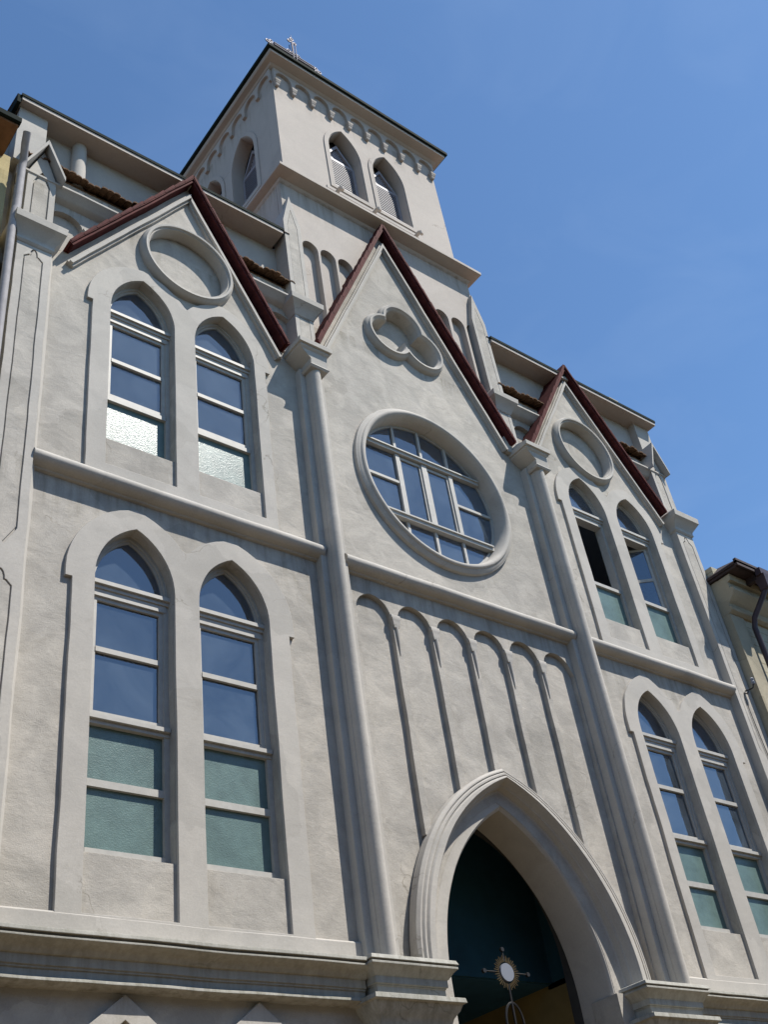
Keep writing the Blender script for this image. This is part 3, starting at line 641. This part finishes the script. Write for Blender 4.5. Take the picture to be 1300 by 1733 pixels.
# --- inner pinnacled piers against the tower
def inner_pier(x0, x1):
    xm = (x0 + x1) / 2
    def framed(z0, z1, pts_top, y, name):
        o = [(x0, z0), (x1, z0)] + pts_top(0); i = [(x0 + .09, z0 + .1), (x1 - .09, z0 + .1)] + pts_top(1)
        P_(MB().prism([wl(o, .006), wl(i, .006)], y, .3), name, 'trim')
        i2 = [(xm + (q[0] - xm) * .96, q[1] - .012) for q in i]; i2[0] = (i2[0][0], i[0][1] + .012); i2[1] = (i2[1][0], i[1][1] + .012)
        P_(MB().prism([wl(i2, .006)], y + .004, .27), name + '_panel', 'wall'); P_(MB().prism([[(xm + (q[0] - xm) * .9, q[1] - .06 * (k > 1)) for k, q in enumerate(o)]], y + .03, .28), name + '_core', 'trim')
    framed(15.35, 16.6, lambda k: [(x1, 16.62), (x0, 16.62)] if not k else [(x1 - .09, 16.5), (x0 + .09, 16.5)], -.10, 'pier')
    P_(rectloft([(16.52, x0 - .01, x1 + .01, -.11, .3), (16.62, x0 - .04, x1 + .04, -.15, .3), (16.72, x0 - .09, x1 + .09, -.21, .3), (16.78, x0 - .15, x1 + .15, -.27, .3), (16.9, x0 - .155, x1 + .155, -.28, .3), (16.94, x0 - .13, x1 + .13, -.25, .3), (17.04, x0, x1, -.12, .3)]), 'pier_cap', 'trim', wob=.005)
    framed(17.0, 20.3, lambda k: [(x1, 19.35), (xm, 20.25), (x0, 19.35)] if not k else [(x1 - .09, 19.25), (xm, 19.8), (x0 + .09, 19.25)], -.08, 'pinnacle')
inner_pier(-2.68, -2.27); inner_pier(2.36, 2.76)
# --- tower
TX0, TX1, TD = -2.42, 2.44, 4.7
niches = []
for c in (-1.97, -1.53, -1.09, 1.05, 1.52, 1.99, 2.45 - .01):
    r = .19; top = 19.05
    niches.append([(c + r, 16.2), (c - r, 16.2)] + rarch(c, r, top, 9, .2))
LX0, LX1 = -2.56, 2.68
mb = MB(); mb.prism([[(LX0, 15), (-.86, 15), (-.86, 18.45), (1.22, 18.45), (1.22, 15), (LX1, 15), (LX1, 21.0), (LX0, 21.0)]] + [q for q in niches if q[1][0] < -1 or q[1][0] > 1.25], .045, .19); P_(mb, 'tower_shaft_front', 'tower')
mb = MB(); mb.box(LX0, -.86, .18, .36, 15, 18.5); mb.box(1.22, LX1, .18, .36, 15, 18.5); mb.box(LX0, LX1, .18, .36, 18.5, 21.0); mb.box(LX0, LX0 + .3, .36, TD, 15, 21.0); mb.box(LX1 - .3, LX1, .36, TD, 15, 21.0); P_(mb, 'tower_shaft', 'tower')
P_(rectloft([(20.82, LX0, LX1, .045, TD), (20.85, LX0 - .03, LX1 + .03, .0, TD + .03), (20.89, LX0 - .05, LX1 + .05, -.03, TD + .05), (20.93, LX0 - .16, LX1 + .16, -.22, TD + .14), (20.95, LX0 - .19, LX1 + .19, -.28, TD + .17), (21.03, LX0 - .19, LX1 + .19, -.28, TD + .17), (21.06, LX0 - .15, LX1 + .15, -.22, TD + .13), (21.34, TX0 + .02, TX1 - .02, .06, TD - .05)]), 'tower_ledge', 'tower', wob=.006)
BW = [(-.54, .45), (.76, .46)]
def bell_open(c, w, d=0): return [(c + w + d, 21.93 - d), (c - w - d, 21.93 - d)] + parch(c, w + d, 23.45, .90 + d, 10)
z0, z1 = 21.1, 25.4
mb = MB(); mb.prism([[(TX0, z0), (TX1, z0), (TX1, z1), (TX0, z1)]] + [bell_open(c, w) for c, w in BW], .04, .36)
P_(mb, 'belfry_front', 'tower')
# side walls are built the same way in the (y,z) plane
SW = [(1.45, .47), (2.87, .47)]
def side(x_out, x_in, name, m, loops):
    mb = MB(); mb.prism(loops, x_out, x_in); mb.v = [(y, x, z) for x, y, z in mb.v]; return P_(mb, name, m)
side(TX0, TX0 + .32, 'belfry_side', 'tower', [[(.36, z0), (TD, z0), (TD, z1), (.36, z1)]] + [bell_open(c, w) for c, w in SW])
side(TX1, TX1 - .32, 'belfry_side', 'tower', [[(.36, z0), (TD, z0), (TD, z1), (.36, z1)]] + [bell_open(c, w) for c, w in SW])
P_(MB().box(TX0 + .32, TX1 - .32, TD - .3, TD, z0, z1), 'belfry_rear', 'tower')
def band(c, w): return [bell_open(c, w, .14), bell_open(c, w, .015)]
for c, w in BW:
    P_(MB().prism(band(c, w), .015, .06), 'belfry_surround', 'tower')
for c, w in SW: side(TX0 - .025, TX0 + .02, 'belfry_surround', 'tower', band(c, w))
# sill step, iron stubs
P_(MB().box(-1.26, 1.36, .018, .06, 21.62, 21.72), 'belfry_sill', 'tower')
for x in (-1.0, .03, 1.25):
    mb = MB(); mb.tube([(x, .06, 21.62), (x, -.10, 21.63), (x, -.16, 21.58), (x, -.17, 21.48)], [.05, .05, .045, .035], 8); P_(mb, 'sill_bracket', 'tower')
# louvres
def louvres(c, w, side_=None):
    fr = MB(); lo = MB(); zs, zt, zb = 23.42, 24.12, 21.93
    fr.prism([[(c - w, zb), (c + w, zb), (c + w, zs), (c, zt), (c - w, zs)], [(c - w + .07, zb + .06), (c + w - .07, zb + .06), (c + w - .07, zs - .04), (c - w + .07, zs - .04)][::1], [(c - w + .10, zs + .05), (c + w - .10, zs + .05), (c, zt - .12)]], .27, .33)
    n = 19
    for k in range(n):
        z = zb + .08 + (zs - .06 - zb - .08) * k / (n - 1)
        lo.add([(c - w + .06, .275, z - .04), (c + w - .06, .275, z - .04), (c + w - .06, .34, z + .03), (c - w + .06, .34, z + .03), (c - w + .06, .275, z - .015), (c + w - .06, .275, z - .015), (c + w - .06, .34, z + .045), (c - w + .06, .34, z + .045)], [(0, 1, 2, 3), (4, 7, 6, 5), (0, 4, 5, 1), (3, 2, 6, 7), (0, 3, 7, 4), (1, 5, 6, 2)])
    for k in range(6):
        z = zs + .10 + .08 * k; ww = (w - .12) * (zt - .1 - z) / (zt - .1 - zs)
        lo.box(c - ww, c + ww, .33, .35, z - .02, z + .03)
    if side_ is not None:
        for q in (fr, lo): q.v = [(TX0 + y, x, z) for x, y, z in q.v]
    f = P_(fr, 'louvre_shutter', 'louvre'); sub(lo, 'slats', 'louvre', f, smooth=0)
for c, w in BW: louvres(c, w)
for c, w in SW: louvres(c, w, 1)
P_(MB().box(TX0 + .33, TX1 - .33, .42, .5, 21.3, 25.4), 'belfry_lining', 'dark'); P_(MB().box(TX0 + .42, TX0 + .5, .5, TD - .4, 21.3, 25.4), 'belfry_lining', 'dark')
# arcaded corbel table
nc = 9; sx = (TX1 - TX0) / nc
def corbel_poly(a, n, s):
    top = 25.36; o = [(a + n * s, top), (a, top)]
    zb = 24.86; arcs = []
    pts = [(a, zb)]
    for k in range(n):
        c = a + (k + .5) * s; w = s / 2 - .055
        pts += [(c - w, zb)] + rarch(c, w, 25.06, 9, .22) + [(c + w, zb)]
    pts += [(a + n * s, zb)]
    return [o + pts]
mb = MB(); mb.prism(corbel_poly(TX0, nc, sx), -.035, .06); P_(mb, 'corbel_table', 'tower')
ns = 9; ss = (TD - .0) / ns
side(TX0 - .07, TX0 + .02, 'corbel_table', 'tower', corbel_poly(.045, 8, (TD - .045) / 8))
def corb(x, y0, y1):
    P_(rectloft([(24.66, x - .035, x + .035, y0 + .04, .08), (24.70, x - .05, x + .05, y0 + .02, .08), (24.74, x - .05, x + .05, y0 + .02, .08), (24.75, x - .06, x + .06, y0 + .01, .08), (24.80, x - .06, x + .06, y0, .08), (24.82, x - .075, x + .075, y0 - .01, .08), (24.87, x - .075, x + .075, y0 - .01, .08)]), 'corbel', 'tower')
for k in range(nc + 1): corb(TX0 + k * sx + (.08 if k == 0 else (-.08 if k == nc else 0)), -.07, .06)
# cornice and roof
P_(rectloft([(25.34, TX0, TX1, .03, TD), (25.37, TX0 - .08, TX1 + .08, -.06, TD + .05), (25.41, TX0 - .11, TX1 + .11, -.10, TD + .08), (25.45, TX0 - .22, TX1 + .22, -.32, TD + .2), (25.49, TX0 - .25, TX1 + .25, -.31, TD + .24), (25.56, TX0 - .25, TX1 + .25, -.31, TD + .24)]), 'tower_cornice', 'tower')
P_(rectloft([(25.555, TX0 - .28, TX1 + .28, -.34, TD + .28), (25.57, TX0 - .31, TX1 + .31, -.37, TD + .32), (25.67, TX0 - .31, TX1 + .31, -.37, TD + .32), (25.69, TX0 - .28, TX1 + .28, -.34, TD + .29), (27.7, -.1, .1, TD / 2 - .1, TD / 2 + .1)]), 'tower_roof', 'gutter')
# cross: real metal tracery on a tall rod
CXx, CY, CZ = .27, 2.2, 31.85
mb = MB(); mb.tube([(CXx, CY, 27.6), (CXx, CY, 32.6)], .035, 8)
for y in (-.06, .06):
    mb.tube([(CXx - .06, CY + y, CZ - .9), (CXx - .06, CY + y, 32.55)], .016, 6); mb.tube([(CXx + .06, CY + y, CZ - .9), (CXx + .06, CY + y, 32.55)], .016, 6)
    mb.tube([(CXx - .72, CY + y * .6, CZ + .05), (CXx + .72, CY + y * .6, CZ + .05)], .022, 6); mb.tube([(CXx - .72, CY + y * .6, CZ - .05), (CXx + .72, CY + y * .6, CZ - .05)], .022, 6)
def ring(c, r, t, mb): mb.tube([(c[0] + r * math.cos(a), CY, c[1] + r * math.sin(a)) for a in [2 * math.pi * k / 20 for k in range(21)]], t, 6, False)
ring((CXx, CZ), .20, .03, mb); ring((CXx, CZ), .12, .02, mb)
for dx, dz in ((.16, .16), (-.16, .16), (.16, -.16), (-.16, -.16)): ring((CXx + dx, CZ + dz), .08, .018, mb)
for s in (-1, 1):
    ring((CXx + s * .92, CZ), .06, .02, mb); ring((CXx + s * .80, CZ + .09), .055, .02, mb); ring((CXx + s * .80, CZ - .09), .055, .02, mb)
    mb.tube([(CXx + s * .7, CY, CZ), (CXx + s * .9, CY, CZ)], .03, 6)
ring((CXx, 32.85), .06, .02, mb); ring((CXx - .10, 32.68), .055, .02, mb); ring((CXx + .10, 32.68), .055, .02, mb)
mb.tube([(CXx, CY, 32.6), (CXx, CY, 33.1)], [.03, .005], 6)
P_(mb, 'roof_cross', 'steel')

# ================================================================== DOORWAY ORNAMENT
mo = empty('monstrance_ornament', (.14, .5, 2.6)); tag(mo, 'wrought iron stand with white disc and gilded rays under the door arch', 'ornament')
def mpart(mb, name, m, **k):
    o = mb.build(name, M[m], None, **k); o.parent = mo; o.matrix_parent_inverse = Matrix.Translation((-.14, -.5, -2.6)); return o
mpart(MB().disc((.13, 5.27), .12, .47, .51, 40), 'disc', 'host')
mb = MB()
for k in range(40):
    a = 2 * math.pi * k / 40; ca, sa = math.cos(a), math.sin(a); r1 = .23 if k % 2 else .21
    p = [(.13 + ca * .14 - sa * .007, 5.27 + sa * .14 + ca * .007), (.13 + ca * .14 + sa * .007, 5.27 + sa * .14 - ca * .007), (.13 + ca * r1 + sa * .004, 5.27 + sa * r1 - ca * .004), (.13 + ca * r1 - sa * .004, 5.27 + sa * r1 + ca * .004)]
    mb.prism([p], .485, .495)
mpart(mb, 'rays', 'gold')
mb = MB(); mb.tube([(.13, .5, 4.98), (.13, .5, 5.14)], .014, 8); mb.tube([(.14, .5, 2.6), (.13, .5, 5.14)], .017, 8); mb.tube([(.13, .5, 5.42), (.13, .5, 5.58)], [.02, .008], 8)
mb.tube([(-.28, .5, 5.27), (-.02, .5, 5.27)], [.008, .014], 6); mb.tube([(.28, .5, 5.27), (.54, .5, 5.27)], [.014, .008], 6)
for x, z in ((-.28, 5.27), (.54, 5.27), (.13, 5.58)): mb.disc((x, z), .03, .48, .52, 10)
mb.tube([(.13 + .16 * math.cos(a), .5, 4.62 + .26 * math.sin(a)) for a in [2 * math.pi * k / 24 for k in range(25)]], .018, 6, False)
mpart(mb, 'iron_stem', 'iron')
mb = MB(); mb.box(-1.36, 1.71, .48, .52, 2.55, 2.62)
for k in range(21):
    x = -1.3 + k * .147; mb.tube([(x, .5, GZ), (x, .5, 3.2 + .5 * math.cos((x - .17) * .9))], .014, 6)
mpart(mb, 'gate_bars', 'iron')

# ================================================================== NEIGHBOURS
lh = empty('left_house', (-11, 0, GZ)); tag(lh, 'yellow house at the left edge with brown eaves and pale downpipe', 'house')
def lp(mb, name, m, **k):
    o = mb.build(name, M[m], None, **k); o.parent = lh; o.matrix_parent_inverse = Matrix.Translation((11, 0, -GZ)); return o
lp(MB().box(-20, -8.05, -.02, 10, GZ, 17.2), 'wall', 'yellow')
mb = MB(); mb.box(-20, -8.18, -.65, .1, 17.12, 17.2); lp(mb, 'eaves_board', 'board')
mb = MB(); mb.box(-20, -8.16, -.72, -.60, 17.16, 17.27); lp(mb, 'gutter', 'gutter')
lp(rectloft([(17.2, -20, -8.16, -.62, 10), (20.5, -17, -9.5, 4, 6)]), 'roof', 'croof')
mb = MB(); mb.tube([(-8.02, -.60, 17.16), (-8.0, -.50, 17.02), (-7.93, -.30, 16.88), (-7.93, -.26, 16.75), (-7.93, -.26, 15.70), (-7.95, -.26, 15.62), (-7.955, -.22, 15.2), (-7.96, -.22, GZ)], .062, 14)
pp = lp(mb, 'downpipe', 'pipe', smooth=60)
mb = MB(); mb.tube([(-7.93 + .075 * math.cos(a), -.26 + .075 * math.sin(a), 15.72) for a in [2 * math.pi * k / 16 for k in range(17)]], .016, 6, False); mb.tube([(-8.0, -.26, 15.72), (-8.12, .0, 15.72)], .018, 6); lp(mb, 'pipe_clamp', 'iron').parent = lh

rh = empty('right_house', (12, 0, GZ)); tag(rh, 'cream rendered house with dark projecting eaves and dark rainwater pipe, right of the church', 'house')
def rp_(mb, name, m, **k):
    o = mb.build(name, M[m], None, **k); o.parent = rh; o.matrix_parent_inverse = Matrix.Translation((-12, 0, -GZ)); return o
rp_(MB().box(8.02, 22, -.33, 10, GZ, 14.2), 'wall', 'brick')
rp_(MB().box(8.01, 8.5, -.36, .2, GZ, 13.2), 'corner_strip', 'cream')
def cn(levels): return rectloft(levels)
rp_(cn([(12.95, 8.006, 22, -.38, 1), (13.0, 8.006, 22, -.45, 1), (13.05, 8.006, 22, -.47, 1), (13.10, 8.006, 22, -.42, 1), (13.16, 8.006, 22, -.44, 1), (13.3, 8.006, 22, -.60, 1), (13.4, 8.006, 22, -.66, 1), (13.46, 8.006, 22, -.66, 1), (13.48, 8.006, 22, -.58, 1), (13.62, 8.006, 22, -.58, 1), (13.64, 8.006, 22, -.66, 1), (13.78, 8.006, 22, -.68, 1)]), 'eaves_cornice', 'cream')
mb = MB(); mb.box(7.95, 22, -.95, .3, 13.80, 13.86); mb.box(7.92, 22, -1.0, -.93, 13.80, 13.98)
for k in range(26): mb.box(8.6 + k * .5, 8.72 + k * .5, -.93, -.6, 13.66, 13.80)
rp_(mb, 'eaves_boards', 'croof')
rp_(cn([(13.86, 7.92, 22, -1.0, 10.5), (13.92, 7.92, 22, -1.0, 10.5), (16.5, 11, 19, 4, 6)]), 'roof', 'croof')
mb = MB(); mb.box(8.55, 22, -1.12, -.98, 13.70, 13.86); rp_(mb, 'gutter', 'dpipe')
mb = MB(); mb.tube([(8.75, -1.05, 13.72), (8.75, -1.0, 13.45), (8.62, -.55, 12.9), (8.62, -.47, 12.7), (8.62, -.45, GZ)], .062, 12); mb.add(*((lambda q: (q.v, q.f))(rectloft([(13.4, 8.66, 8.84, -1.1, -.9), (13.72, 8.6, 8.9, -1.14, -.88)]))))
rp_(mb, 'downpipe', 'dpipe', smooth=50)
rp_(rectloft([(14.0, 8.55, 8.95, .6, 1.0), (15.9, 8.55, 8.95, .6, 1.0)]), 'chimney', 'chimney')

# ================================================================== SMALL THINGS
wbk = empty('wire_insulator', (7.75, -.2, 11.2)); tag(wbk, 'white porcelain insulator on iron hook with cable on the right pilaster', 'insulator')
def wp(mb, name, m):
    o = mb.build(name, M[m], None, smooth=50); o.parent = wbk; o.matrix_parent_inverse = Matrix.Translation((-7.75, .2, -11.2)); return o
mb = MB(); mb.tube([(7.80, -.17, 11.10), (7.80, -.28, 11.08), (7.84, -.34, 11.10), (7.88, -.36, 11.2)], .014, 8); mb.tube([(7.72, -.17, 11.04), (7.76, -.22, 11.0), (7.80, -.24, 11.06)], .012, 6); wp(mb, 'hook', 'iron')
mb = MB(); mb.tube([(7.88, -.36, 11.18), (7.88, -.36, 11.23), (7.88, -.36, 11.25), (7.88, -.36, 11.30), (7.88, -.36, 11.33)], [.035, .045, .028, .042, .02], 12); wp(mb, 'porcelain_body', 'host')
mb = MB(); mb.tube([(7.72, -.185, 11.04)] + [(7.70 + .03 * math.sin(z * 2.2), -.185, z) for z in [10.9 - .3 * k for k in range(20)]], .009, 5); wp(mb, 'cable', 'iron')
def weed(name, x, z, lab, n=34, h=.22):
    mb = MB(); rr = random.Random(3)
    for k in range(n):
        a = rr.uniform(-1.2, 1.2); l = h * rr.uniform(.4, 1); bx = x + rr.uniform(-.05, .05); by = -.10 + rr.uniform(-.03, .03); tx = bx + l * .6 * math.sin(a); ty = by - rr.uniform(0, .1); tz = z + l * math.cos(a)
        w = .012; mb.add([(bx - w, by, z), (bx + w, by, z), ((bx + tx) / 2 + w, (by + ty) / 2 - .01, (z + tz) / 2), (tx, ty, tz), ((bx + tx) / 2 - w, (by + ty) / 2, (z + tz) / 2)], [(0, 1, 2, 3, 4)])
    o = mb.build(name, M['weed'], None, smooth=0, fix=False); tag(o, lab, 'weed'); return o
weed('weed_tuft', 3.12, 11.17, 'small dry weed growing on the string course beside the right buttress shaft')
mb = MB(); mb.tube([(3.13, .01, 11.25), (3.10, -.03, 11.35), (3.12, -.035, 11.5), (3.11, .0, 11.62)], [.02, .03, .028, .012], 8)
o = mb.build('rusty_spike', M['rust'], None, smooth=50); tag(o, 'short rusty iron stub in the plaster just above the weed by the right shaft', 'iron stub')

# ================================================================== GROUND
def st(mb, name, m):
    o = mb.build(name, M[m], None, smooth=0, fix=False); o['kind'] = 'structure'; return o
st(MB().add([(-2000, -2000, GZ - .15), (2000, -2000, GZ - .15), (2000, 2000, GZ - .15), (-2000, 2000, GZ - .15)], [(0, 1, 2, 3)]), 'ground', 'ground')
st(MB().add([(-200, -13, GZ - .13), (200, -13, GZ - .13), (200, -4, GZ - .13), (-200, -4, GZ - .13)], [(0, 1, 2, 3)]), 'road', 'asphalt')
o = MB().box(-200, 200, -4, 0.0, GZ - .3, GZ).build('pavement', M['pav'], None, smooth=0); o['kind'] = 'structure'
o = MB().box(-200, 200, -17, -13, GZ - .3, GZ).build('pavement', M['pav'], None, smooth=0); o['kind'] = 'structure'

# row of houses across the street, behind the camera (unseen, added to block horizon glow; they also shade the street)
for k, (x0, x1, zt, c) in enumerate(((-34, -19.5, 10.5, 'cream'), (-19, -4.5, 12.5, 'wall'), (-4, 10.5, 11.0, 'yellow'), (11, 28, 12.0, 'cream'))):
    hs = empty('unseen_house', ((x0 + x1) / 2, -17.5, GZ)); lab = ['unseen cream house at the west end of the row across the street', 'unseen tall grey rendered house across the street', 'unseen yellow house across the street facing the arched door', 'unseen cream house at the east end of the row across the street'][k]; tag(hs, lab, 'house', 'unseen houses added across the street')
    def hp(mb, name, m):
        o = mb.build(name, M[m], None, smooth=0); o.parent = hs; o.matrix_parent_inverse = Matrix.Translation((-(x0 + x1) / 2, 17.5, -GZ)); return o
    n = int((x1 - x0) / 3); wn_ = []
    for r_ in range(3):
        for q in range(n):
            cx_ = x0 + (q + .5) * (x1 - x0) / n; zb = 1.2 + r_ * 3.2; wn_.append((cx_, zb))
    mb = MB(); mb.prism([[(x0, GZ), (x1, GZ), (x1, zt), (x0, zt)]] + [[(a - .5, b), (a + .5, b), (a + .5, b + 1.7), (a - .5, b + 1.7)] for a, b in wn_ if b + 1.8 < zt], -17.9, -17.5); hp(mb, 'wall', c)
    for a, b in wn_:
        if b + 1.8 < zt:
            f = MB().prism([[(a - .5, b), (a + .5, b), (a + .5, b + 1.7), (a - .5, b + 1.7)], [(a - .42, b + .08), (a + .42, b + .08), (a + .42, b + 1.62), (a - .42, b + 1.62)]], -17.8, -17.7); hp(f, 'window_frame', 'frame')
            hp(MB().box(a - .44, a + .44, -17.77, -17.75, b + .06, b + 1.64), 'window_pane', 'gutter')
    mb = MB(); mb.box(x0, x1, -26, -17.9, GZ, zt); hp(mb, 'rear_block', c)
    hp(rectloft([(zt, x0 - .1, x1 + .1, -26.3, -17.1), (zt + .1, x0 - .1, x1 + .1, -26.3, -17.1), (zt + 2.6, x0 + .5, x1 - .5, -22.2, -21.8)]), 'roof', 'tile')
